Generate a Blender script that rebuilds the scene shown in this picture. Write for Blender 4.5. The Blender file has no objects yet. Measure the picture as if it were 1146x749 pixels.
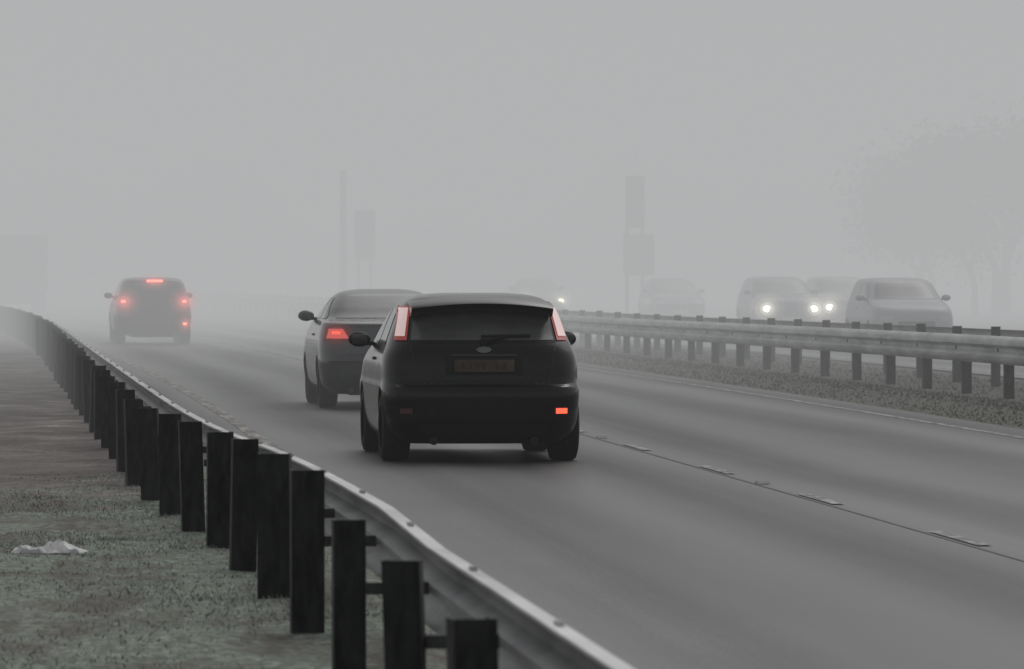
import bpy, bmesh, math, random
import numpy as np
from mathutils import Vector, Matrix
random.seed(7); rng=np.random.default_rng(5)
scene=bpy.context.scene
scene.view_settings.view_transform='Standard'; scene.view_settings.look='None'; scene.view_settings.exposure=0
FOG=0.45
# ------------------------------------------------------------ materials
def principled(name,col=(.5,.5,.5),rough=.6,metal=0,coat=0,spec=.5,emit=None,estr=0):
    m=bpy.data.materials.new(name); m.use_nodes=True
    b=m.node_tree.nodes['Principled BSDF']
    b.inputs['Base Color'].default_value=(*col,1); b.inputs['Roughness'].default_value=rough
    b.inputs['Metallic'].default_value=metal; b.inputs['Coat Weight'].default_value=coat
    b.inputs['Specular IOR Level'].default_value=spec
    if emit: b.inputs['Emission Color'].default_value=(*emit,1); b.inputs['Emission Strength'].default_value=estr
    return m
def mottled(name,c1,c2,scale=(5,5,5),rough=.7,metal=0,detail=6,lo=.35,hi=.65,bump=0,coat=0,spec=.5,uv=False,extra=None,rr=None):
    m=principled(name,c1,rough,metal,coat,spec); nt=m.node_tree; N=nt.nodes; L=nt.links; b=N['Principled BSDF']
    tc=N.new('ShaderNodeTexCoord'); mp=N.new('ShaderNodeMapping'); mp.inputs['Scale'].default_value=scale
    L.new(tc.outputs['UV' if uv else 'Object'],mp.inputs[0])
    n=N.new('ShaderNodeTexNoise'); n.inputs['Scale'].default_value=1; n.inputs['Detail'].default_value=detail; n.inputs['Roughness'].default_value=.6
    L.new(mp.outputs[0],n.inputs['Vector'])
    r=N.new('ShaderNodeValToRGB'); r.color_ramp.elements[0].position=lo; r.color_ramp.elements[1].position=hi
    r.color_ramp.elements[0].color=(*c1,1); r.color_ramp.elements[1].color=(*c2,1)
    L.new(n.outputs['Fac'],r.inputs[0]); L.new(r.outputs[0],b.inputs['Base Color'])
    if bump:
        bp=N.new('ShaderNodeBump'); bp.inputs['Strength'].default_value=bump; bp.inputs['Distance'].default_value=.01
        L.new(n.outputs['Fac'],bp.inputs['Height']); L.new(bp.outputs[0],b.inputs['Normal'])
    if rr:
        mr=N.new('ShaderNodeMapRange'); mr.inputs[3].default_value=rr[0]; mr.inputs[4].default_value=rr[1]
        L.new(n.outputs['Fac'],mr.inputs[0]); L.new(mr.outputs[0],b.inputs['Roughness'])
    return m
def noise(nt,vec,scale,detail=4,rough=.6):
    n=nt.nodes.new('ShaderNodeTexNoise'); n.inputs['Scale'].default_value=1; n.inputs['Detail'].default_value=detail; n.inputs['Roughness'].default_value=rough
    mp=nt.nodes.new('ShaderNodeMapping'); mp.inputs['Scale'].default_value=scale
    nt.links.new(vec,mp.inputs[0]); nt.links.new(mp.outputs[0],n.inputs['Vector']); return n.outputs['Fac']
def ramp(nt,fac,stops):
    r=nt.nodes.new('ShaderNodeValToRGB'); e=r.color_ramp.elements
    while len(e)<len(stops): e.new(.5)
    for i,(p,c) in enumerate(stops): e[i].position=p; e[i].color=(*c,1) if len(c)==3 else c
    nt.links.new(fac,r.inputs[0]); return r.outputs[0]
def mix(nt,f,a,b,mode='MIX'):
    m=nt.nodes.new('ShaderNodeMix'); m.data_type='RGBA'; m.blend_type=mode
    if isinstance(f,(int,float)): m.inputs[0].default_value=f
    else: nt.links.new(f,m.inputs[0])
    nt.links.new(a,m.inputs[6])
    if isinstance(b,tuple): m.inputs[7].default_value=(*b,1)
    else: nt.links.new(b,m.inputs[7])
    return m.outputs[2]
def nmath(nt,op,a,b_=0):
    m=nt.nodes.new('ShaderNodeMath'); m.operation=op
    for i,v in enumerate((a,b_)):
        if isinstance(v,(int,float)): m.inputs[i].default_value=v
        else: nt.links.new(v,m.inputs[i])
    return m.outputs[0]
g=lambda v:(v,v,v)
# asphalt: UV = (lateral m, distance m)
asph=principled('asphalt',g(.05),.5,spec=.45); nt=asph.node_tree; b=nt.nodes['Principled BSDF']
uv=nt.nodes.new('ShaderNodeTexCoord').outputs['UV']
streak=noise(nt,uv,(.55,.005,1),3,.55); base=ramp(nt,streak,[(.36,g(.030)),(.5,g(.050)),(.64,g(.080))])
# wheel tracks polished by traffic: lanes 3.6 m wide, two tracks each
suv=nt.nodes.new('ShaderNodeSeparateXYZ'); nt.links.new(uv,suv.inputs[0])
wob=nmath(nt,'MULTIPLY',noise(nt,uv,(.3,.03,1),2,.5),1.6)
ph=nmath(nt,'MULTIPLY',nmath(nt,'ADD',nmath(nt,'SUBTRACT',suv.outputs[0],4.3),wob),2*math.pi/1.85)
trk=nmath(nt,'ADD',nmath(nt,'MULTIPLY',nmath(nt,'COSINE',ph),.5),.5)
base=mix(nt,.75,base,ramp(nt,trk,[(.0,g(.66)),(.55,g(.95)),(1,g(1.45))]),'MULTIPLY')
st2=noise(nt,uv,(3.2,.02,1),3,.6); base=mix(nt,.9,base,ramp(nt,st2,[(.3,g(.68)),(.7,g(1.25))]),'MULTIPLY')
bl=noise(nt,uv,(.5,.12,1),5,.6); base=mix(nt,.9,base,ramp(nt,bl,[(.3,g(.6)),(.7,g(1.3))]),'MULTIPLY')
gr=noise(nt,uv,(34,16,1),6,.8); base=mix(nt,1,base,ramp(nt,gr,[(.3,g(.5)),(.7,g(1.5))]),'MULTIPLY')
nt.links.new(base,b.inputs['Base Color'])
nt.links.new(ramp(nt,trk,[(.0,g(.38)),(1,g(.62))]),b.inputs['Roughness'])
bp=nt.nodes.new('ShaderNodeBump'); bp.inputs['Strength'].default_value=.5; bp.inputs['Distance'].default_value=.01
nt.links.new(gr,bp.inputs['Height']); nt.links.new(bp.outputs[0],b.inputs['Normal'])
# verge / ground
grd=principled('verge_ground',g(.1),.95,spec=.2); nt=grd.node_tree; b=nt.nodes['Principled BSDF']
oc=nt.nodes.new('ShaderNodeTexCoord').outputs['Object']
n1=noise(nt,oc,(1.5,.5,1),6,.65); n2=noise(nt,oc,(14,7,1),6,.75)
green=ramp(nt,n2,[(.3,(.088,.10,.080)),(.48,(.165,.19,.155)),(.66,(.34,.38,.335))])
brown=ramp(nt,n2,[(.3,(.068,.061,.052)),(.55,(.13,.12,.105)),(.75,(.24,.22,.20))])
grass=mix(nt,ramp(nt,n1,[(.46,g(0)),(.60,g(1))]),green,brown)
st=noise(nt,oc,(.7,1.0,1),6,.75); st3=noise(nt,oc,(.9,.33,1),4,.6)
mud=ramp(nt,st,[(.3,(.09,.082,.076)),(.52,(.16,.143,.132)),(.62,(.22,.20,.185)),(.70,(.50,.46,.42))])
mud=mix(nt,.8,mud,ramp(nt,n2,[(.3,g(.6)),(.7,g(1.4))]),'MULTIPLY')
mud=mix(nt,.8,mud,ramp(nt,st3,[(.35,g(.7)),(.65,g(1.35))]),'MULTIPLY')
sx=nt.nodes.new('ShaderNodeSeparateXYZ'); nt.links.new(oc,sx.inputs[0])
def mr(inp,a,b_,c=0,d=1):
    m=nt.nodes.new('ShaderNodeMapRange'); m.inputs[1].default_value=a; m.inputs[2].default_value=b_; m.inputs[3].default_value=c; m.inputs[4].default_value=d
    nt.links.new(inp,m.inputs[0]); return m.outputs[0]
yy=nmath(nt,'ADD',sx.outputs[1],mr(n1,0,1,-12,12))
f1=nmath(nt,'MULTIPLY',mr(yy,42,47),mr(sx.outputs[0],1.6,1.2))
colr=mix(nt,f1,grass,mud)
f2=mr(sx.outputs[0],8,9)
colr=mix(nt,f2,colr,mix(nt,.35,brown,green))
nt.links.new(colr,b.inputs['Base Color'])
bp=nt.nodes.new('ShaderNodeBump'); bp.inputs['Strength'].default_value=.6; bp.inputs['Distance'].default_value=.03
nt.links.new(n2,bp.inputs['Height']); nt.links.new(bp.outputs[0],b.inputs['Normal'])

M_line=mottled('worn_white_paint',g(.07),g(.42),(11,2.5,1),.6,lo=.42,hi=.64)
M_edge=mottled('worn_edge_paint',(.08,.07,.06),(.36,.33,.29),(9,.8,1),.6,lo=.44,hi=.66)
M_seam=mottled('tar_seam',g(.012),g(.035),(8,2,1),.5)
M_galv=mottled('galvanised_steel',g(.15),g(.29),(3,1.2,9),.5,metal=.25,bump=.1)
M_galv2=mottled('galvanised_steel_frosted',g(.34),g(.58),(3,.8,6),.55,metal=.15,bump=.1)
M_post=mottled('weathered_post_steel',g(.007),g(.032),(18,18,5),.65,bump=.3,spec=.3)
M_post2=mottled('post_steel_grey',g(.03),g(.08),(10,10,4),.7)
M_black=mottled('black_paint',(.002,.002,.003),(.004,.004,.005),(3,3,3),.2,coat=.25,spec=.15,rr=(.12,.25))
M_black.node_tree.nodes['Principled BSDF'].inputs['Coat Roughness'].default_value=.06
M_dark=mottled('dark_grey_paint',(.018,.02,.024),(.026,.028,.032),(3,3,3),.22,coat=.5)
M_red=principled('dark_red_paint',(.04,.02,.02),.3,coat=.3)
M_silver=principled('silver_paint',(.24,.25,.27),.4,metal=.2,coat=.3)
M_blue=principled('dark_blue_paint',(.03,.04,.055),.3,coat=.3)
M_glass=mottled('tinted_glass',g(.018),g(.035),(2,2,2),.12,spec=.8)
M_rglass=mottled('grey_rear_glass',g(.06),g(.10),(2.5,2.5,5),.25,spec=.7)  # lighter grey base than the side glass
M_plastic=mottled('black_plastic',g(.005),g(.010),(20,20,20),.6,spec=.25)
M_tyre=mottled('tyre_rubber',g(.008),g(.018),(12,12,12),.85,spec=.3)
M_rim=principled('alloy_wheel',g(.25),.4,metal=.7)
M_plate=mottled('dull_yellow_plate',(.075,.052,.036),(.13,.092,.06),(6,6,6),.7,spec=.2)  # muted brownish yellow base
M_platew=principled('white_plate',g(.35),.6)
M_text=principled('plate_characters',(.04,.03,.024),.6)
M_chrome=principled('chrome',g(.25),.3,metal=.8)
M_exh=principled('exhaust_steel',g(.05),.45,metal=.7)
M_tail=principled('tail_lens_red',(.22,.02,.02),.25,emit=(1,.12,.08),estr=.12)
M_taillit=principled('tail_lens_lit',(.6,.45,.45),.3,emit=(1,.74,.71),estr=.38)
M_foglit=principled('rear_fog_lamp_lit',(.6,.05,.03),.3,emit=(1,.10,.05),estr=1.7)
M_brake=principled('brake_lamp_lit',(.6,.05,.03),.3,emit=(1,.12,.08),estr=9)
M_dim=principled('lens_dim',(.10,.03,.03),.3)
M_soft=principled('tail_lens_soft',(.4,.04,.03),.3,emit=(1,.16,.13),estr=.45)
M_head=principled('headlamp_lit',(.9,.9,.8),.2,emit=(1,.88,.60),estr=14)
M_headoff=principled('headlamp_clear',g(.35),.2)
# ------------------------------------------------------------ helpers
def mk(name,v,f,mat=None,parent=None,smooth=False,uvs=None):
    me=bpy.data.meshes.new(name); me.from_pydata([tuple(p) for p in v],[],[tuple(q) for q in f]); me.update()
    if uvs is not None:
        ul=me.uv_layers.new(name='UVMap')
        for l in me.loops: ul.data[l.index].uv=uvs[l.vertex_index]
    ob=bpy.data.objects.new(name,me); scene.collection.objects.link(ob)
    if mat: me.materials.append(mat)
    if parent: ob.parent=parent
    if smooth:
        for p in me.polygons: p.use_smooth=True
    return ob
def autosmooth(ob,ang=38):
    me=ob.data; bm=bmesh.new(); bm.from_mesh(me)
    bmesh.ops.recalc_face_normals(bm,faces=bm.faces)
    for f in bm.faces: f.smooth=True
    for e in bm.edges:
        e.smooth = not (len(e.link_faces)==2 and e.calc_face_angle(0)>math.radians(ang))
    bm.to_mesh(me); bm.free()
def empty(name,loc=(0,0,0),rz=0):
    e=bpy.data.objects.new(name,None); scene.collection.objects.link(e); e.location=loc; e.rotation_euler=(0,0,rz); e.empty_display_size=.2; return e
def box(name,c,s,mat,parent=None,bev=0,rot=None):
    bm=bmesh.new(); bmesh.ops.create_cube(bm,size=1)
    for v in bm.verts: v.co=Vector((v.co.x*s[0],v.co.y*s[1],v.co.z*s[2]))
    if bev: bmesh.ops.bevel(bm,geom=bm.edges[:],offset=bev,segments=3,affect='EDGES',profile=.6)
    me=bpy.data.meshes.new(name); bm.to_mesh(me); bm.free(); me.materials.append(mat)
    ob=bpy.data.objects.new(name,me); scene.collection.objects.link(ob); ob.location=c
    if rot: ob.rotation_euler=rot
    if parent: ob.parent=parent
    if bev:
        for p in me.polygons: p.use_smooth=True
    return ob
def ball(name,c,s,mat,parent=None,seg=20):
    bm=bmesh.new(); bmesh.ops.create_uvsphere(bm,u_segments=seg,v_segments=seg//2,radius=1)
    for v in bm.verts: v.co=Vector((v.co.x*s[0],v.co.y*s[1],v.co.z*s[2]))
    for f in bm.faces: f.smooth=True
    me=bpy.data.meshes.new(name); bm.to_mesh(me); bm.free(); me.materials.append(mat)
    ob=bpy.data.objects.new(name,me); scene.collection.objects.link(ob); ob.location=c
    if parent: ob.parent=parent
    return ob
def halo(name,c,s,mats,parent):  # nested emissive volumes imitating lamp glow scattered in the fog
    for i,k in enumerate((1.0,.68,.42)): ball('%s_%d'%(name,i),c,tuple(a*k for a in s),mats[i],parent)
def cyl(name,p0,p1,r,mat,parent=None,r2=None,seg=16):
    p0=Vector(p0);p1=Vector(p1);d=(p1-p0).normalized(); a=d.orthogonal().normalized(); c=d.cross(a)
    r2=r if r2 is None else r2; v=[];f=[]
    for i in range(seg):
        t=2*math.pi*i/seg; o=a*math.cos(t)+c*math.sin(t); v+= [p0+o*r,p1+o*r2]
    for i in range(seg): j=(i+1)%seg; f.append((2*i,2*j,2*j+1,2*i+1))
    f.append([2*i for i in range(seg)][::-1]); f.append([2*i+1 for i in range(seg)])
    ob=mk(name,v,f,mat,parent); autosmooth(ob); return ob
def pchip(tab,col):
    x=np.array([t[0] for t in tab]);y=np.array([t[col] for t in tab]);h=np.diff(x);d=np.diff(y)/h;m=np.zeros(len(x))
    for i in range(1,len(x)-1):
        if d[i-1]*d[i]>0: m[i]=2*d[i-1]*d[i]/(d[i-1]+d[i])
    m[0]=d[0];m[-1]=d[-1]
    def fn(z):
        z=min(max(z,x[0]),x[-1]); i=min(int(np.searchsorted(x,z,side='right'))-1,len(h)-1); t=(z-x[i])/h[i]
        return float((2*t**3-3*t**2+1)*y[i]+(t**3-2*t**2+t)*h[i]*m[i]+(-2*t**3+3*t**2)*y[i+1]+(t**3-t**2)*h[i]*m[i+1])
    return fn
# ------------------------------------------------------------ road alignment
def c(y):
    if y<60: return 0.
    if y<140: return -2e-4*(y-60)**2
    return -1.28-.032*(y-140)
def hdg(y): return -(c(y+1)-c(y-1))/2   # yaw (left positive)
_by=[0,15,31,36,41,48,73,126,200,400]; _bl=[1.38,1.37,1.34,1.28,1.17,1.06,.86,.42,-1.9,-8.3]
Bl=pchip(list(zip(_by,_bl)),1)
_zy=[0,22,25,28,31,35,38,42,48,75,120,400]; _zz=[0,0,.07,.05,.02,-.03,-.08,-.11,-.12,-.10,-.04,-.02]
zo=lambda y: float(np.interp(y,_zy,_zz))
def ground_z(x,y):
    L=x-c(y)
    t=min(max((2.25-L)/.45,0),1); t=t*t*(3-2*t)
    left=zo(y)+.012*math.sin(x*5+y*1.7)+.01*math.sin(y*2.9-x*3)
    z=-.03*(1-t)+left*t
    t2=min(max((L-11.6)/1.0,0),1); t2*=min(max((16.6-L)/1,0),1)
    z+=t2*.06
    return z
xs=np.concatenate([[-1500,-400,-80,-25,-10,-6],np.arange(-4,3.2,.15),[3.5,6,9,11.0,11.4,11.7,12.1,12.6,13.2,14,15,15.8,16.2,16.6,17,20,25,26,30,60,200,600,1800]])
ys=np.concatenate([[-300,-40,0,8],np.arange(12,60,.4),np.arange(60,160,3),np.arange(160,400,15),[500,900,1500,3200]])
v=[(x,y,ground_z(x,y)) for y in ys for x in xs]; nx=len(xs)
f=[(j*nx+i,j*nx+i+1,(j+1)*nx+i+1,(j+1)*nx+i) for j in range(len(ys)-1) for i in range(nx-1)]
mk('ground',v,f,grd,smooth=True)
def strip(name,l0,l1,z,mat,y0=-60,y1=900,parent=None,nl=1):
    Y=[y0]+[y for y in np.arange(math.floor(y0/4)*4+4,min(y1,400),4)]+([500,700,900] if y1>400 else [])+([y1] if y1<=400 else [])
    Y=sorted(set(float(a) for a in Y if y0<=a<=y1)); v=[];uvs=[];f=[]
    for y in Y:
        for k in range(nl+1):
            l=l0+(l1-l0)*k/nl; v.append((l+c(y),y,z)); uvs.append((l,y))
    n=nl+1
    for j in range(len(Y)-1):
        for k in range(nl): f.append((j*n+k,j*n+k+1,(j+1)*n+k+1,(j+1)*n+k))
    return mk(name,v,f,mat,parent,uvs=uvs)
strip('road',2.15,11.3,0,asph,nl=6)
strip('opposite_road',16.9,25.4,0,asph,nl=4)
mkp=empty('road_markings')
strip('left_edge_line',2.48,2.63,.004,M_edge,parent=mkp)
strip('right_edge_line',10.64,10.75,.004,M_line,parent=mkp)
strip('tar_seam',6.12,6.155,.004,M_seam,parent=mkp)
strip('opposite_edge_line',17.3,17.45,.004,M_line,parent=mkp)
k=0; y=35.15-6.2*4
while y<260:
    strip('lane_dash_%d'%k,6.17,6.27,.008,M_line,y-.95,y+.95,parent=mkp)
    if y>100: strip('opposite_dash_%d'%k,21.1,21.23,.005,M_line,y-1,y+1,parent=mkp)
    y+=6.2;k+=1
# studs
v=[];f=[]
y=35.15-3.1
while y<130:
    x=6.2+c(y); o=len(v); 
    for (dx,dy,dz) in [(-.06,-.08,.009),(.06,-.08,.009),(.06,.08,.009),(-.06,.08,.009),(-.045,-.04,.026),(.045,-.04,.026),(.045,.04,.026),(-.045,.04,.026)]: v.append((x+dx,y+dy,dz))
    f+=[(o,o+1,o+5,o+4),(o+1,o+2,o+6,o+5),(o+2,o+3,o+7,o+6),(o+3,o,o+4,o+7),(o+4,o+5,o+6,o+7)]; y+=12.4
mk('road_studs',v,f,principled('stud_body',g(.16),.6))
# ------------------------------------------------------------ barriers
W=[(0,0),(.035,-.004),(.085,-.05),(.085,-.10),(.01,-.14),(.01,-.175),(.085,-.215),(.085,-.265),(.035,-.312),(0,-.316)]
def wbeam(name,Lf,Zf,Y,side,mat,parent,hs=1.0,th=.008):
    prof=[(a,b_*hs) for a,b_ in W]; prof=prof+[(a-th,b_*hs+(-.003 if 0<i<9 else 0)) for i,(a,b_) in list(enumerate(W))[::-1]]
    n=len(prof); v=[];f=[]
    for y in Y:
        for a,z in prof: v.append((Lf(y)+side*a,y,Zf(y)+z))
    for j in range(len(Y)-1):
        for i in range(n):
            q=(i+1)%n; f.append((j*n+i,j*n+q,(j+1)*n+q,(j+1)*n+i))
    ob=mk(name,v,f,mat,parent); autosmooth(ob,50); return ob
def channel(v,f,x,y,z0,z1,w,d,t,rot,lean=(0,0),flip=1):
    pr=[(-w/2,0),(w/2,0),(w/2,d),(w/2-t,d),(w/2-t,t),(-w/2+t,t),(-w/2+t,d),(-w/2,d)]
    o=len(v); n=8; cs,sn=math.cos(rot),math.sin(rot)
    for k,z in enumerate((z0,z1)):
        for a,b_ in pr:
            b_*=flip; X=a*cs-b_*sn; Yy=a*sn+b_*cs; v.append((x+X+lean[0]*k,y+Yy+lean[1]*k,z))
    for i in range(n): f.append((o+i,o+(i+1)%n,o+n+(i+1)%n,o+n+i))
    f.append([o+i for i in range(n)][::-1]); f.append([o+n+i for i in range(n)])
lb=empty('crash_barrier')
Y=list(np.arange(2,60,1.0))+list(np.arange(60,260,4.))
wbeam('rail',lambda y:Bl(y)+.33,lambda y:.625+.55*zo(y),Y,1,M_galv,lb)
v=[];f=[]
for y in Y:
    L0=Bl(y)+.33; z=.628+.55*zo(y)
    for a,zz in [(-.012,.0),(-.012,.012),(.06,.006),(.085,-.02),(.085,-.03),(.055,-.008)]: v.append((L0+a,y,z+zz))
for j in range(len(Y)-1):
    for i in range(6): q=(i+1)%6; f.append((j*6+i,j*6+q,(j+1)*6+q,(j+1)*6+i))
autosmooth(mk('rail_top_flange',v,f,M_galv2,lb),40)
tops={0:.76,1:.755,2:.75,3:.83,4:.81,5:.785,6:.735,7:.70,8:.67,9:.645}
v=[];f=[];bv=[];bf=[];jv=[];jf=[]
for k in range(-4,80):
    y=15.7+3.2*k; x=Bl(y)+random.uniform(-.015,.015); 
    z1=tops.get(k,.645+.12*max(0,min(1,(y-48)/60)) if k>9 else .755)+random.uniform(-.012,.012)
    wd=random.uniform(.13,.14) if k<3 else random.uniform(.15,.175)
    channel(v,f,x,y,ground_z(x,y)-.1,z1,wd,.10,.012,random.uniform(-.25,.25),(random.uniform(-.03,.03),random.uniform(-.02,.02)))
    zr=.625+.55*zo(y)
    o=len(bv)
    for X in (x+.07,Bl(y)+.335):
        for dy,dz in ((.0,-.14),(.04,-.14),(.04,-.19),(.0,-.19)): bv.append((X,y+dy+.03,zr+dz))
    bf+=[(o,o+1,o+5,o+4),(o+1,o+2,o+6,o+5),(o+2,o+3,o+7,o+6),(o+3,o,o+4,o+7),(o,o+3,o+2,o+1),(o+4,o+5,o+6,o+7)]
    for dd in (1.35,1.42):
        o=len(jv)
        for X in (Bl(y+dd)+.345,Bl(y+dd)+.37):
            for dy,dz in ((-.013,.012),(.013,.012),(.010,.028),(-.010,.028)): jv.append((X,y+dd+dy,.625+.55*zo(y+dd)+dz))
        jf+=[(o,o+1,o+5,o+4),(o+1,o+2,o+6,o+5),(o+2,o+3,o+7,o+6),(o+3,o,o+4,o+7),(o,o+3,o+2,o+1),(o+4,o+5,o+6,o+7)]
mk('posts',v,f,M_post,lb); mk('brackets',bv,bf,M_post2,lb); mk('joint_bolts',jv,jf,M_galv2,lb)
def zr2(y): return float(np.interp(y,[40,75,117,300],[.93,.89,.78,.76]))
for nm,LL,side,ph in (('crash_barrier',13.45,-1,0),('crash_barrier',15.1,1,1.55)):
    e=empty(nm)
    Y=list(np.arange(10,400,3.))
    wbeam('rail',lambda y:LL+c(y)+(.02 if side<0 else 0),zr2 if side<0 else (lambda y:zr2(y)+.02),Y,side,M_galv2,e,hs=1.22)
    v=[];f=[]
    for k in range(120):
        y=12+ph+3.2*k; x=LL+c(y)-side*.16
        channel(v,f,x,y,-.05,zr2(y)+(-.03 if side<0 else .06)+random.uniform(-.01,.01),.14,.08,.012,random.uniform(-.1,.1))
        o=len(v); X0,X1=sorted((x+side*.06,LL+c(y)))
        for X in (X0,X1):
            for dy,dz in ((.0,-.1),(.05,-.1),(.05,-.25),(0,-.25)): v.append((X,y+dy,zr2(y)+dz))
        f+=[(o,o+1,o+5,o+4),(o+1,o+2,o+6,o+5),(o+2,o+3,o+7,o+6),(o+3,o,o+4,o+7)]
    mk('posts',v,f,M_post2,e)
# ------------------------------------------------------------ vehicles
HATCH=[(.175,.14,4.18,.82),(.28,.04,4.28,.895),(.42,.0,4.35,.92),(.60,.0,4.35,.93),(.69,.015,4.30,.932),(.74,.085,4.2,.926),(.90,.10,3.9,.922),(1.0,.12,3.5,.905),(1.07,.15,3.22,.875),(1.2,.26,2.98,.825),(1.35,.36,2.65,.765),(1.46,.44,2.40,.705),(1.52,.52,2.2,.63),(1.56,.75,1.95,.50),(1.575,1.0,1.7,.30)]
SEDAN=[(.19,.14,4.5,.78),(.30,.05,4.58,.86),(.45,.0,4.62,.89),(.62,.0,4.6,.90),(.70,.04,4.5,.90),(.85,.06,4.25,.895),(.98,.07,3.9,.88),(1.07,.08,3.55,.86),(1.12,.14,3.4,.84),(1.145,.55,3.3,.81),(1.18,.72,3.2,.78),(1.32,1.0,2.9,.71),(1.44,1.28,2.55,.63),(1.50,1.5,2.35,.55),(1.54,1.75,2.15,.38),(1.55,1.85,2.05,.25)]
SUV=[(.25,.12,4.3,.82),(.36,.03,4.42,.90),(.5,.0,4.48,.93),(.7,.0,4.45,.94),(.85,.04,4.38,.93),(.98,.08,4.2,.91),(1.08,.12,3.7,.89),(1.14,.15,3.45,.87),(1.3,.22,3.15,.82),(1.5,.32,2.8,.755),(1.58,.38,2.6,.70),(1.63,.6,2.3,.58),(1.65,.9,1.9,.35)]
class Shape:
    def __init__(s,tab,cr=.62,cf=.75,n=3.0):
        s.r=pchip(tab,1);s.f=pchip(tab,2);s.w=pchip(tab,3);s.n=n;s.cr0=cr;s.cf0=cf;s.z0=tab[0][0];s.z1=tab[-1][0];s.len=max(t[2] for t in tab)
    def cr(s,z): return min(s.cr0,(s.f(z)-s.r(z))*.49)
    def cf(s,z): return min(s.cf0,(s.f(z)-s.r(z))*.49)
    def S(s,u): return (1-min(abs(u),1)**s.n)**(1/s.n)
    def ry(s,x,z): return s.r(z)+s.cr(z)*(1-s.S(x/s.w(z)))
    def fy(s,x,z): return s.f(z)-s.cf(z)*(1-s.S(x/s.w(z)))
    def sx(s,y,z):
        r,f=s.r(z),s.f(z)
        if y<r+s.cr(z): return s.w(z)*s.S(min(1,(r+s.cr(z)-y)/s.cr(z)))
        if y>f-s.cf(z): return s.w(z)*s.S(min(1,(y-f+s.cf(z))/s.cf(z)))
        return s.w(z)
def patch(name,S,kind,x0,x1,z0,z1,mat,parent,off=.006,nx=24,nz=10,sgn=1):
    v=[];f=[];eps=.01
    for j in range(nz+1):
        t=j/nz; z=z0+(z1-z0)*t
        for i in range(nx+1):
            s_=i/nx; a=x0(t)+(x1(t)-x0(t))*s_
            def P(a,z):
                if kind=='rear': return Vector((a,S.ry(a,z),z))
                if kind=='front': return Vector((a,S.fy(a,z),z))
                return Vector((sgn*S.sx(a,z),a,z))
            p=P(a,z); da=P(a+eps,z)-P(a-eps,z); dz=P(a,z+eps)-P(a,z-eps); n=da.cross(dz).normalized()
            if kind=='rear' and n.y>0: n=-n
            if kind=='front' and n.y<0: n=-n
            if kind=='side' and n.x*sgn<0: n=-n
            v.append(p+n*off)
    m=nx+1
    for j in range(nz):
        for i in range(nx): f.append((j*m+i,j*m+i+1,(j+1)*m+i+1,(j+1)*m+i))
    return mk(name,v,f,mat,parent,smooth=True)
K=lambda v:(lambda t:v)
def Ln(a,b_): return lambda t:a+(b_-a)*t
def wheel(parent,x,y,r,w,nm):
    sg=1 if x>0 else -1
    prof=[(-w*.5,r*.62),(-w*.52,r*.8),(-w*.46,r*.95),(-w*.36,r*.995),(-w*.1,r),(-w*.09,r*.985),(-w*.06,r*.985),(-w*.05,r),(w*.05,r),(w*.06,r*.985),(w*.09,r*.985),(w*.1,r),(w*.36,r*.995),(w*.46,r*.95),(w*.52,r*.8),(w*.5,r*.62)]
    v=[];f=[];n=36;m=len(prof)
    for i in range(n):
        t=2*math.pi*i/n
        for a,rr in prof: v.append((x+a,y+rr*math.cos(t),r+rr*math.sin(t)))
    for i in range(n):
        for k in range(m-1): j=(i+1)%n; f.append((i*m+k,i*m+k+1,j*m+k+1,j*m+k))
    autosmooth(mk('tyre_'+nm,v,f,M_tyre,parent),30)
    cyl('hub_'+nm,(x-sg*w*.4,y,r),(x+sg*w*.25,y,r),r*.63,M_plastic,parent,seg=28)
    for k in range(5):
        t=2*math.pi*k/5+.3
        box('spoke_%s_%d'%(nm,k),(x+sg*w*.32,y+r*.32*math.cos(t),r+r*.32*math.sin(t)),(.03,r*.58,.055),M_rim,parent,bev=.008,rot=(t,0,0))
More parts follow.
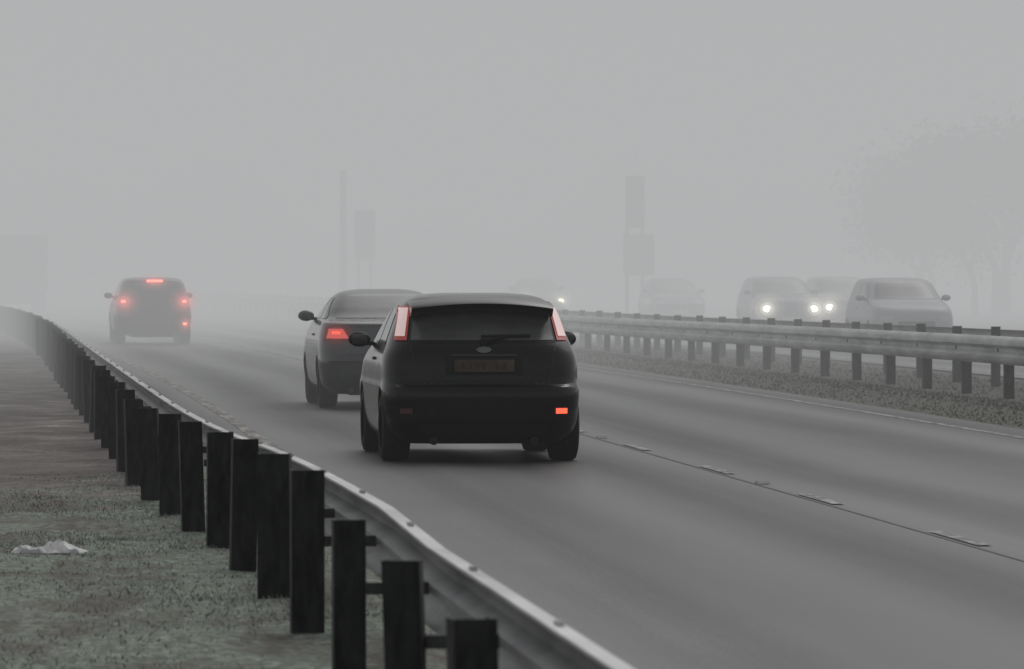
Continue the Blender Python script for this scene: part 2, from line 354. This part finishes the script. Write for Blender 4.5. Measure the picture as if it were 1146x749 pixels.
def vehicle(name,tab,loc,yaw,paint,wb,ry_w,wr=.32,tr=.78,oncoming=False,cr=.62,n=3.0,glassz=(1.09,1.42),win=(.62,.3),tw=.235):
    S=Shape(tab,cr=cr,n=n); e=empty(name,loc,yaw)
    NL=64; v=[];f=[]
    A=28;B=14
    for j in range(NL):
        t=j/(NL-1); z=S.z0+(S.z1-S.z0)*(1-(1-t)**1.4)
        r,fr,w,cr_,cf_=S.r(z),S.f(z),S.w(z),S.cr(z),S.cf(z)
        ring=[]
        for i in range(A+1):
            th=math.pi*i/A; cx,sy=math.cos(th),math.sin(th)
            ring.append((w*math.copysign(abs(cx)**(2/n),cx),r+cr_-cr_*max(sy,0)**(2/n)))
        for i in range(1,B): ring.append((-w,r+cr_+(fr-cf_-r-cr_)*i/B))
        for i in range(A+1):
            th=math.pi-math.pi*i/A; cx,sy=math.cos(th),math.sin(th)
            ring.append((w*math.copysign(abs(cx)**(2/n),cx),fr-cf_+cf_*max(sy,0)**(2/n)))
        for i in range(1,B): ring.append((w,fr-cf_-(fr-cf_-r-cr_)*i/B))
        v+=[(a,b_,z) for a,b_ in ring]; m=len(ring)
    for j in range(NL-1):
        for i in range(m): q=(i+1)%m; f.append((j*m+i,j*m+q,(j+1)*m+q,(j+1)*m+i))
    f.append(list(range(m))[::-1]); f.append([(NL-1)*m+i for i in range(m)])
    body=mk('body',v,f,paint,e)
    bm=bmesh.new(); bm.from_mesh(body.data); bmesh.ops.remove_doubles(bm,verts=bm.verts,dist=1e-5); bmesh.ops.recalc_face_normals(bm,faces=bm.faces); bm.to_mesh(body.data); bm.free()
    cv=[];cf=[];ns=32
    for sg in (-1,1):
        for wy in (ry_w,ry_w+wb):
            o=len(cv)
            for X in (sg*.55,sg*1.2):
                for i in range(ns):
                    th=2*math.pi*i/ns; cv.append((X,wy+(wr+.045)*math.cos(th),wr+.01+(wr+.045)*math.sin(th)))
            for i in range(ns): q=(i+1)%ns; cf.append((o+i,o+q,o+ns+q,o+ns+i))
            cf.append([o+i for i in range(ns)][::-1]); cf.append([o+ns+i for i in range(ns)])
    cut=mk('cut',cv,cf)
    bm=bmesh.new(); bm.from_mesh(cut.data); bmesh.ops.recalc_face_normals(bm,faces=bm.faces); bm.to_mesh(cut.data); bm.free()
    md=body.modifiers.new('b','BOOLEAN'); md.object=cut; md.operation='DIFFERENCE'; md.solver='EXACT'
    cut.parent=e
    dg=bpy.context.evaluated_depsgraph_get(); dg.update()
    nm_=bpy.data.meshes.new_from_object(body.evaluated_get(dg)); body.modifiers.clear(); 
    body.data=nm_; bpy.data.objects.remove(cut)
    if not body.data.materials: body.data.materials.append(paint)
    autosmooth(body,32)
    box('underbody',(0,S.len/2,.22),(1.0,S.len-.9,.1),M_plastic,e,bev=.02)
    for nm,x,y in (('rl',-tr,ry_w),('rr',tr,ry_w),('fl',-tr,ry_w+wb),('fr',tr,ry_w+wb)): wheel(e,x,y,wr,tw,nm)
    z0,z1=glassz
    for sg in (-1,1):
        a0,a1=S.r(z0)+win[0],S.f(z0)-.42; b0,b1=S.r(z1)+win[0]*.95,S.f(z1)-.36
        mid0=(a0+a1)/2-.1
        patch('side_glass_rear_%d'%sg,S,'side',Ln(a0,b0),K(mid0-.04),z0,z1,M_glass,e,.005,14,8,sgn=sg)
        patch('side_glass_front_%d'%sg,S,'side',K(mid0+.04),Ln(a1,b1),z0,z1,M_glass,e,.005,14,8,sgn=sg)
        my=S.f(z0)-.62; mw=S.w(z0)
        ball('mirror_%d'%sg,(sg*(mw+.14),my,z0+.03),(.11,.075,.075),paint if paint!=M_black else M_plastic,e)
        box('mirror_glass_%d'%sg,(sg*(mw+.14),my-.07,z0+.03),(.15,.012,.09),M_glass,e,bev=.005)
        box('mirror_stalk_%d'%sg,(sg*(mw+.03),my,z0-.01),(.12,.05,.04),M_plastic,e,bev=.01)
        box('door_handle_%d'%sg,(sg*(S.w(.95)+.01),S.len*.4,.95),(.02,.2,.03),paint,e,bev=.006)
    fw=S.w(z1)*.82; fb=S.w(z0)*.86
    patch('windscreen',S,'front',Ln(-fb,-fw),Ln(fb,fw),z0,z1,M_glass,e,.006)
    return e,S
def disc(name,c0,rx,rz,mat,parent,dep=.02,rot=None):
    v=[];f=[];n=28
    for i in range(n):
        t=2*math.pi*i/n; v+=[(rx*math.cos(t),0,rz*math.sin(t)),(rx*.9*math.cos(t),-dep,rz*.9*math.sin(t))]
    for i in range(n): j=(i+1)%n; f.append((2*i,2*j,2*j+1,2*i+1))
    f.append([2*i+1 for i in range(n)])
    ob=mk(name,v,f,mat,parent); ob.location=c0; autosmooth(ob,30); return ob
def volmat(name,sig,rad,col=(1,1,1)):
    m=bpy.data.materials.new(name); m.use_nodes=True; nt=m.node_tree; nt.nodes.clear()
    o=nt.nodes.new('ShaderNodeOutputMaterial'); a=nt.nodes.new('ShaderNodeVolumeAbsorption'); e=nt.nodes.new('ShaderNodeEmission'); ad=nt.nodes.new('ShaderNodeAddShader')
    a.inputs['Color'].default_value=(0,0,0,1); a.inputs['Density'].default_value=sig
    e.inputs['Color'].default_value=(*col,1); e.inputs['Strength'].default_value=sig*rad
    nt.links.new(a.outputs[0],ad.inputs[0]); nt.links.new(e.outputs[0],ad.inputs[1]); nt.links.new(ad.outputs[0],o.inputs['Volume']); return m
V_red=[volmat('red_lamp_halo_%d'%i,s_,r_,(1,.22,.19)) for i,(s_,r_) in enumerate(((.22,1.0),(.45,1.3),(1.1,2.0)))]
V_white=[volmat('headlamp_halo_%d'%i,s_,r_,(1,.94,.78)) for i,(s_,r_) in enumerate(((.18,1.3),(.4,2.0),(1.2,3.2)))]
V_red2=[volmat('tail_lamp_halo_%d'%i,s_,r_,(1,.18,.15)) for i,(s_,r_) in enumerate(((.12,.5),(.3,.6),(.7,.8)))]
# --- main hatchback
y0=49.6; yw=hdg(52)
car,S=vehicle('hatchback_car',HATCH,(4.32,y0,0),yw,M_black,2.64,.72,tr=.795,win=(.75,.3),tw=.26)
patch('rear_glass',S,'rear',Ln(-.67,-.625),Ln(.67,.625),1.135,1.395,M_rglass,car,.006)
patch('rear_glass_border',S,'rear',Ln(-.69,-.60),Ln(.69,.60),1.11,1.46,M_plastic,car,.003)
v=[];f=[];nx_=20
for i in range(nx_+1):
    u=-1+2*i/nx_; x=.665*u; bow=.10*abs(u)**3
    zt=1.53-.05*u*u
    for (yy_,zz) in ((.20+bow,zt-.075),(.18+bow,zt-.05),(.24+bow,zt-.012),(.60+bow,zt+.016),(.60+bow,zt-.07),(.38+bow,zt-.13),(.26+bow,zt-.115)): v.append((x,yy_,zz))
for i in range(nx_):
    for k in range(7): q=(k+1)%7; f.append((i*7+k,i*7+q,(i+1)*7+q,(i+1)*7+k))
f.append(list(range(7))); f.append([nx_*7+k for k in range(7)][::-1])
autosmooth(mk('roof_spoiler',v,f,M_black,car),40)
for sg in (-1,1):
    a=lambda t,sg=sg: sg*(.70-.055*t); b_=lambda t,sg=sg: sg*(.81-.072*t)
    patch('tail_lamp_surround_%d'%sg,S,'rear',a,b_,1.13,1.45,M_tail,car,.010,10,10)
    a=lambda t,sg=sg: sg*(.712-.052*t); b_=lambda t,sg=sg: sg*(.795-.068*t)
    patch('tail_lamp_%d'%sg,S,'rear',a,b_,1.165,1.43,M_taillit,car,.016,10,10)
    patch('reflector_%d'%sg,S,'rear',K(sg*.665),K(sg*.775),.455,.505,M_foglit if sg>0 else M_dim,car,.012,8,3)
    cyl('exhaust_%d'%sg,(sg*.47,.07,.20),(sg*.47,.4,.20),.036,M_exh,car); cyl('exhaust_bore_%d'%sg,(sg*.47,.066,.20),(sg*.47,.069,.20),.028,M_plastic,car)
    patch('hatch_seam_%d'%sg,S,'rear',lambda t,sg=sg:sg*(.60+.075*t),lambda t,sg=sg:sg*(.606+.075*t),.72,1.10,M_seam,car,.004,2,10)
    box('mud_flap_%d'%sg,(sg*.80,1.08,.2),(.2,.02,.2),M_plastic,car,bev=.005)
patch('hatch_seam_low',S,'rear',K(-.60),K(.60),.735,.743,M_seam,car,.004)
patch('plate_recess',S,'rear',K(-.36),K(.36),.815,.985,M_plastic,car,.004)
patch('bumper_insert',S,'rear',Ln(-.56,-.60),Ln(.56,.60),.19,.36,M_plastic,car,.006)
patch('bumper_strip',S,'rear',K(-.80),K(.80),.60,.615,M_plastic,car,.01,40,3)
patch('handle_bar',S,'rear',K(-.30),K(.30),.988,1.004,M_exh,car,.014,20,3)
box('number_plate',(-.0,.075,.90),(.56,.012,.115),M_plate,car,bev=.004)
for i in range(7):
    if i==4: continue
    box('plate_char_%d'%i,(-.195+.063*i,.068,.90),(.030,.004,.06),M_text,car)
disc('oval_badge',(0,S.ry(0,1.045)-.006,1.05),.075,.032,M_chrome,car,.012)
pa=Vector((-.02,S.ry(0,1.15)-.035,1.175)); pb=Vector((.44,S.ry(.46,1.18)-.035,1.18))
cyl('rear_wiper',pa,pb,.014,M_plastic,car); cyl('wiper_hub',(0,S.ry(0,1.12)-.05,1.12),(0,S.ry(0,1.12)+.05,1.13),.03,M_plastic,car); cyl('wiper_arm',(0,S.ry(0,1.12)-.04,1.13),(.22,S.ry(.22,1.17)-.04,1.175),.013,M_plastic,car)
box('silencer',(.1,.5,.24),(.6,.3,.12),M_exh,car,bev=.04); cyl('rear_axle',(-.7,.72,.27),(.7,.72,.27),.035,M_plastic,car)
for x_ in (-.33,.0,.33):
    box('headrest_%g'%x_,(x_,.95,1.2),(.24,.1,.16),M_plastic,car,bev=.04)
# --- sedan ahead
car2,S2=vehicle('saloon_car',SEDAN,(4.80,69.3,0),hdg(71),M_dark,2.7,.85,tr=.76,glassz=(1.16,1.44),win=(.35,.3))
patch('rear_glass',S2,'rear',Ln(-.66,-.52),Ln(.66,.52),1.17,1.45,M_rglass,car2,.006)
for sg in (-1,1):
    patch('tail_lamp_%d'%sg,S2,'rear',Ln(sg*.46,sg*.56),Ln(sg*.84,sg*.80),.88,1.06,M_dim,car2,.008,16,6)
    patch('tail_lamp_lit_%d'%sg,S2,'rear',Ln(sg*.52,sg*.60),Ln(sg*.80,sg*.77),.91,1.035,M_tail if sg>0 else M_soft,car2,.014,12,4)
    patch('tail_lamp_bright_%d'%sg,S2,'rear',K(sg*.63),K(sg*.73),.97,1.0,M_tail if sg>0 else M_foglit,car2,.018,6,3)
    halo('lamp_halo_%d'%sg,(sg*.68,.08,.98),(.30,.25,.22),V_red2,car2)
    cyl('exhaust_%d'%sg,(sg*.5,.03,.24),(sg*.5,.4,.24),.035,M_exh,car2)
box('number_plate',(0,.03,.80),(.53,.012,.115),M_plate,car2,bev=.004)
patch('bumper_strip',S2,'rear',K(-.78),K(.78),.60,.62,M_plastic,car2,.01,40,3)
patch('boot_seam',S2,'rear',K(-.55),K(.55),.70,.708,M_seam,car2,.006,30,2)
# --- SUV further
car3,S3=vehicle('suv_car',SUV,(3.34,132,0),hdg(134),M_red,2.65,.85,wr=.35,tr=.80,glassz=(1.16,1.52),win=(.5,.3))
patch('rear_glass',S3,'rear',Ln(-.66,-.58),Ln(.66,.58),1.17,1.50,M_glass,car3,.006)
for sg in (-1,1):
    patch('tail_lamp_%d'%sg,S3,'rear',K(sg*.66),K(sg*.80),.95,1.16,M_dim,car3,.01,8,6)
    patch('brake_lamp_%d'%sg,S3,'rear',K(sg*.69),K(sg*.79),1.02,1.08,M_brake,car3,.016,8,4)
    halo('lamp_halo_%d'%sg,(sg*.74,-.02,1.05),(.42,.4,.38),V_red,car3)
patch('high_brake_lamp',S3,'rear',K(-.17),K(.22),1.525,1.56,M_brake,car3,.03,8,4)
halo('lamp_halo_top',(.02,.2,1.54),(.5,.3,.24),V_red,car3)
patch('rear_fog_lamp',S3,'rear',K(.71),K(.79),.48,.53,M_brake,car3,.012,8,4)
halo('lamp_halo_fog',(.75,.1,.51),(.3,.3,.28),V_red,car3)
box('number_plate',(0,.0,.80),(.53,.012,.115),M_plate,car3,bev=.004)
# --- oncoming
def oncoming(name,tab,L,y,paint,lit,gz=(1.09,1.42)):
    e,Sx=vehicle(name,tab,(L+c(y),y+Shape(tab).len,0),math.pi+hdg(y),paint,2.65,.8,tr=.78,glassz=gz)
    zf=.72
    for sg in (-1,1):
        patch('headlamp_%d'%sg,Sx,'front',K(sg*.52),K(sg*.80),zf-.06,zf+.06,M_headoff,e,.01,10,5)
        if lit:
            disc('headlamp_bulb_%d'%sg,(sg*.68,Sx.fy(.68,zf)+.02,zf),.11,.085,M_head,e,-.02)
            halo('headlamp_halo_%d'%sg,(sg*.68,Sx.fy(.68,zf)+.05,zf),(.55,.55,.5),V_white,e)
    patch('grille',Sx,'front',K(-.42),K(.42),.5,.66,M_plastic,e,.01)
    box('number_plate',(0,Sx.len+.012,.42),(.52,.012,.11),M_platew,e,bev=.003)
    return e
def Lat(px,d): return (px-20)/6000*d-c(d)
oncoming('estate_car',SUV,Lat(884,153),153,M_blue,True,gz=(1.16,1.52))
oncoming('estate_car',SUV,Lat(976,157),160,M_dark,True,gz=(1.16,1.52))
oncoming('suv_car',SUV,Lat(1028,120),120,M_silver,False,gz=(1.16,1.52))
oncoming('hatchback_car',HATCH,Lat(760,184),184,M_blue,False)
oncoming('saloon_car',SEDAN,Lat(604,196),196,M_dark,True,gz=(1.16,1.44))
# --- lorry
ly=232; lo=empty('lorry',(4.25+c(ly),ly,0),hdg(ly))
M_lorry=mottled('lorry_body',g(.06),g(.09),(1,1,1),.6)
box('box_body',(0,5,2.15),(2.5,10,2.5),M_lorry,lo,bev=.04); box('chassis',(0,5.5,.75),(1.0,11,.25),M_plastic,lo,bev=.02)
box('cab',(0,11.4,1.7),(2.4,2.0,2.5),M_silver,lo,bev=.15); box('rear_bumper',(0,.05,.5),(2.3,.12,.18),M_plastic,lo,bev=.02)
for i,yy_ in enumerate((1.6,2.9,11.2)):
    for sg in (-1,1): wheel(lo,sg*1.05,yy_,.5,.32,'%d%d'%(i,sg))
for sg in (-1,1): box('tail_lamp_%d'%sg,(sg*1.0,-.02,.75),(.3,.04,.12),M_dim,lo,bev=.01)
# ------------------------------------------------------------ roadside furniture in the fog
M_grey=principled('grey_steel',g(.10),.6,metal=.3)
X=(383-20)/6000*222; lp=empty('street_lamp',(X,222,0))
cyl('column',(0,0,0),(0,0,5.9),.16,M_grey,lp,r2=.12); box('lantern',(0,0,5.95),(.3,.5,.12),M_grey,lp,bev=.03)
X=(407-20)/6000*218; sp=empty('traffic_sign',(X,218,0))
for sg in (-.25,.25): cyl('pole_%s'%sg,(sg,.05,0),(sg,.05,4.3),.05,M_grey,sp)
box('panel',(0,0,3.3),(.85,.04,2.0),M_grey,sp,bev=.01)
X=(712-20)/6000*206; sp=empty('traffic_sign',(X,206,0))
for sg in (-.3,.3): cyl('pole_%s'%sg,(sg,.08,0),(sg,.08,5.4),.07,M_grey,sp)
box('panel',(0,0,4.5),(.75,.05,2.0),M_grey,sp,bev=.01); box('lower_panel',(.15,0,2.45),(1.2,.05,1.6),M_grey,sp,bev=.01)
# litter
def litter():
    v=[];f=[];nx=22;ny=12
    for j in range(ny+1):
        for i in range(nx+1):
            u=i/nx-.5;w=j/ny-.5; e=max(0,1-(2*u)**2)*max(0,1-(2*w)**2)
            z=.012+e**.5*(.035+.025*math.sin(9*u+5*w)+.02*math.sin(23*u-11*w)+random.uniform(-.008,.008))
            v.append((u*.44+.03*math.sin(w*7),w*.32+.03*math.sin(u*11),z))
    for j in range(ny):
        for i in range(nx): f.append((j*(nx+1)+i,j*(nx+1)+i+1,(j+1)*(nx+1)+i+1,(j+1)*(nx+1)+i))
    ob=mk('plastic_bag_litter',v,f,mottled('crumpled_plastic',g(.35),g(.6),(12,12,12),.5)); ob.location=(.20,34.4,ground_z(.2,34.4)); autosmooth(ob,25)
litter()
# grass blades
gm=mottled('frosted_grass',(.13,.155,.12),(.40,.44,.385),(3,2,1),.9,lo=.35,hi=.65)
N=52000; v=[];f=[]
for i in range(N):
    y=20+30*random.random()**1.1; x=random.uniform(-2.2,2.12)
    cl=math.sin(x*2.1+1.3*math.sin(y*.6))+math.sin(y*.9+x*1.2)+random.uniform(-1.3,1.3)
    if cl<-.2: continue
    h=random.uniform(.006,.022)*(1+.4*max(cl,0)); a=random.uniform(0,math.pi); w_=random.uniform(.003,.007); z=ground_z(x,y)-.003
    dx,dy=w_*math.cos(a),w_*math.sin(a); o=len(v); lx,lyy=random.uniform(-.025,.025),random.uniform(-.025,.025)
    v+=[(x-dx,y-dy,z),(x+dx,y+dy,z),(x+lx,y+lyy,z+h)]; f.append((o,o+1,o+2))
mk('grass',v,f,gm)
v=[];f=[]
for i in range(26000):
    y=45+90*random.random(); L=random.choice([random.uniform(11.5,13.3),random.uniform(12.5,16.5)]); x=L+c(y)
    h=random.uniform(.01,.05); a=random.uniform(0,math.pi); w_=random.uniform(.008,.016); z=ground_z(x,y)-.005
    dx,dy=w_*math.cos(a),w_*math.sin(a); o=len(v)
    v+=[(x-dx,y-dy,z),(x+dx,y+dy,z),(x+random.uniform(-.04,.04),y,z+h)]; f.append((o,o+1,o+2))
mk('grass',v,f,mottled('dead_grass',(.085,.075,.062),(.20,.18,.155),(2,2,1),.95))
# ------------------------------------------------------------ trees
M_bark=mottled('bark',(.03,.025,.02),(.07,.06,.05),(8,8,2),.9); M_leaf=mottled('foliage',(.03,.04,.025),(.09,.10,.06),(1.5,1.5,1.5),.9)
def tree_mesh(h,seed,R):
    rd=random.Random(seed); v=[];f=[];mi=[]
    def limb(p,q,r0,r1,k=6):
        d=(q-p).normalized(); a=d.orthogonal().normalized(); b2=d.cross(a); o=len(v)
        for P,r in ((p,r0),(q,r1)):
            for i in range(k): t=2*math.pi*i/k; v.append(P+(a*math.cos(t)+b2*math.sin(t))*r)
        for i in range(k): j=(i+1)%k; f.append((o+i,o+j,o+k+j,o+k+i)); mi.append(0)
    tips=[]
    def grow(p,d,l,r,lev):
        q=p+d*l; limb(p,q,r,r*.68); 
        if lev>=1: tips.append(q); tips.append((p+q)/2)
        if lev==5: return
        for k in range(rd.choice([2,3,3])):
            nd=(d+Vector((rd.uniform(-1,1),rd.uniform(-1,1),rd.uniform(-.35,.6)))*.85).normalized()
            grow(q,nd,l*rd.uniform(.66,.9),r*.62,lev+1)
    grow(Vector((0,0,-.2)),Vector((0,0,1)),h*.20,h*.025,0)
    for t in tips:
        for k in range(12):
            p=t+Vector((rd.gauss(0,1),rd.gauss(0,1),rd.gauss(0,.8)))*R*.15; s=rd.uniform(.07,.2)
            a=Vector((rd.uniform(-1,1),rd.uniform(-1,1),rd.uniform(-1,1))).normalized(); b2=a.orthogonal().normalized()
            o=len(v); v.extend([p-a*s,p+b2*s*.6,p+a*s,p-b2*s*.6]); f.append((o,o+1,o+2,o+3)); mi.append(1)
    me=bpy.data.meshes.new('tree'); me.from_pydata([tuple(p) for p in v],[],f); me.materials.append(M_bark); me.materials.append(M_leaf)
    me.polygons.foreach_set('material_index',mi); me.update(); return me
tms=[tree_mesh(9.5,s_,4.5) for s_ in (1,2,3)]
for (x,y,sc,k) in [(37.5,221,.8,0),(40.5,220,1.1,1),(42,226,1.25,2),(44,214,1.25,0),(39.5,230,1.0,1),(47,222,1.3,2),(38.5,214,.7,2),(42.5,208,.9,1)]:
    ob=bpy.data.objects.new('tree',tms[k]); scene.collection.objects.link(ob); ob.location=(x,y,0); ob.scale=(sc,sc,sc); ob.rotation_euler=(0,0,random.uniform(0,6))
v=[];f=[]
for i in range(22000):
    x=random.uniform(-40,110); hh=5+1.8*math.sin(x*.21)+1.2*math.sin(x*.57+1)+random.gauss(0,.5)
    z=hh*random.random()**.7; p=Vector((x,300+random.uniform(-4,4),z)); s=random.uniform(.2,.5)
    a=Vector((random.uniform(-1,1),random.uniform(-1,1),random.uniform(-1,1))).normalized(); b2=a.orthogonal().normalized()
    o=len(v); v.extend([p-a*s,p+b2*s*.6,p+a*s,p-b2*s*.6]); f.append((o,o+1,o+2,o+3))
mk('distant_tree_line',v,f,M_leaf)
# ------------------------------------------------------------ fog banks: volumes whose own emission stands in for scattered light
def fog(name,x0,x1,y0,y1,z1,sig,rad,rz=0):
    v=[(x0,y0,-6),(x1,y0,-6),(x1,y1,-6),(x0,y1,-6),(x0,y0,z1),(x1,y0,z1),(x1,y1,z1),(x0,y1,z1)]
    ob=mk(name,v,[(3,2,1,0),(4,5,6,7),(0,1,5,4),(1,2,6,5),(2,3,7,6),(3,0,4,7)],volmat('fog_%g'%y0,sig,rad,(.982,.990,1.0)))
    ob.rotation_euler=(0,0,rz)
fog('fog_bank',-900,900,-400,2600,90,.0003,FOG)
fog('fog_bank',-600,620,38,2300,60,.0009,FOG)
fog('fog_bank',-580,600,62,2250,55,.0045,FOG)
fog('fog_bank',-570,590,85,2200,52,.0056,FOG*.90,.01)
fog('fog_bank',-550,570,118,2100,13,.0120,FOG*1.10,.0)
# ------------------------------------------------------------ world / sun / camera
w=bpy.data.worlds.new('World'); scene.world=w; w.use_nodes=True; nt=w.node_tree; bg=nt.nodes['Background']
sky=nt.nodes.new('ShaderNodeTexSky'); sky.sky_type='NISHITA'; sky.sun_disc=False
el,az=math.radians(48),math.radians(30)
sky.sun_elevation=el; sky.sun_rotation=az; sky.dust_density=4; sky.air_density=1
hs=nt.nodes.new('ShaderNodeHueSaturation'); hs.inputs['Saturation'].default_value=.14
nt.links.new(sky.outputs[0],hs.inputs['Color']); nt.links.new(hs.outputs[0],bg.inputs[0]); bg.inputs[1].default_value=.10
sl=bpy.data.lights.new('sun','SUN'); sl.energy=.6; sl.angle=math.radians(60); sl.color=(1,.98,.95)
so=bpy.data.objects.new('sun',sl); scene.collection.objects.link(so)
d=Vector((math.sin(az)*math.cos(el),math.cos(az)*math.cos(el),math.sin(el))); so.rotation_euler=d.to_track_quat('Z','Y').to_euler(); so.location=(0,0,60)
cam=bpy.data.cameras.new('camera'); co=bpy.data.objects.new('camera',cam); scene.collection.objects.link(co)
cam.sensor_width=36; cam.lens=188.5; cam.clip_end=6000; cam.clip_start=.5
cam.dof.use_dof=True; cam.dof.focus_distance=51; cam.dof.aperture_fstop=8
co.location=(0,0,1.77); co.rotation_euler=(math.radians(90-.664),0,math.radians(-5.265)); scene.camera=co
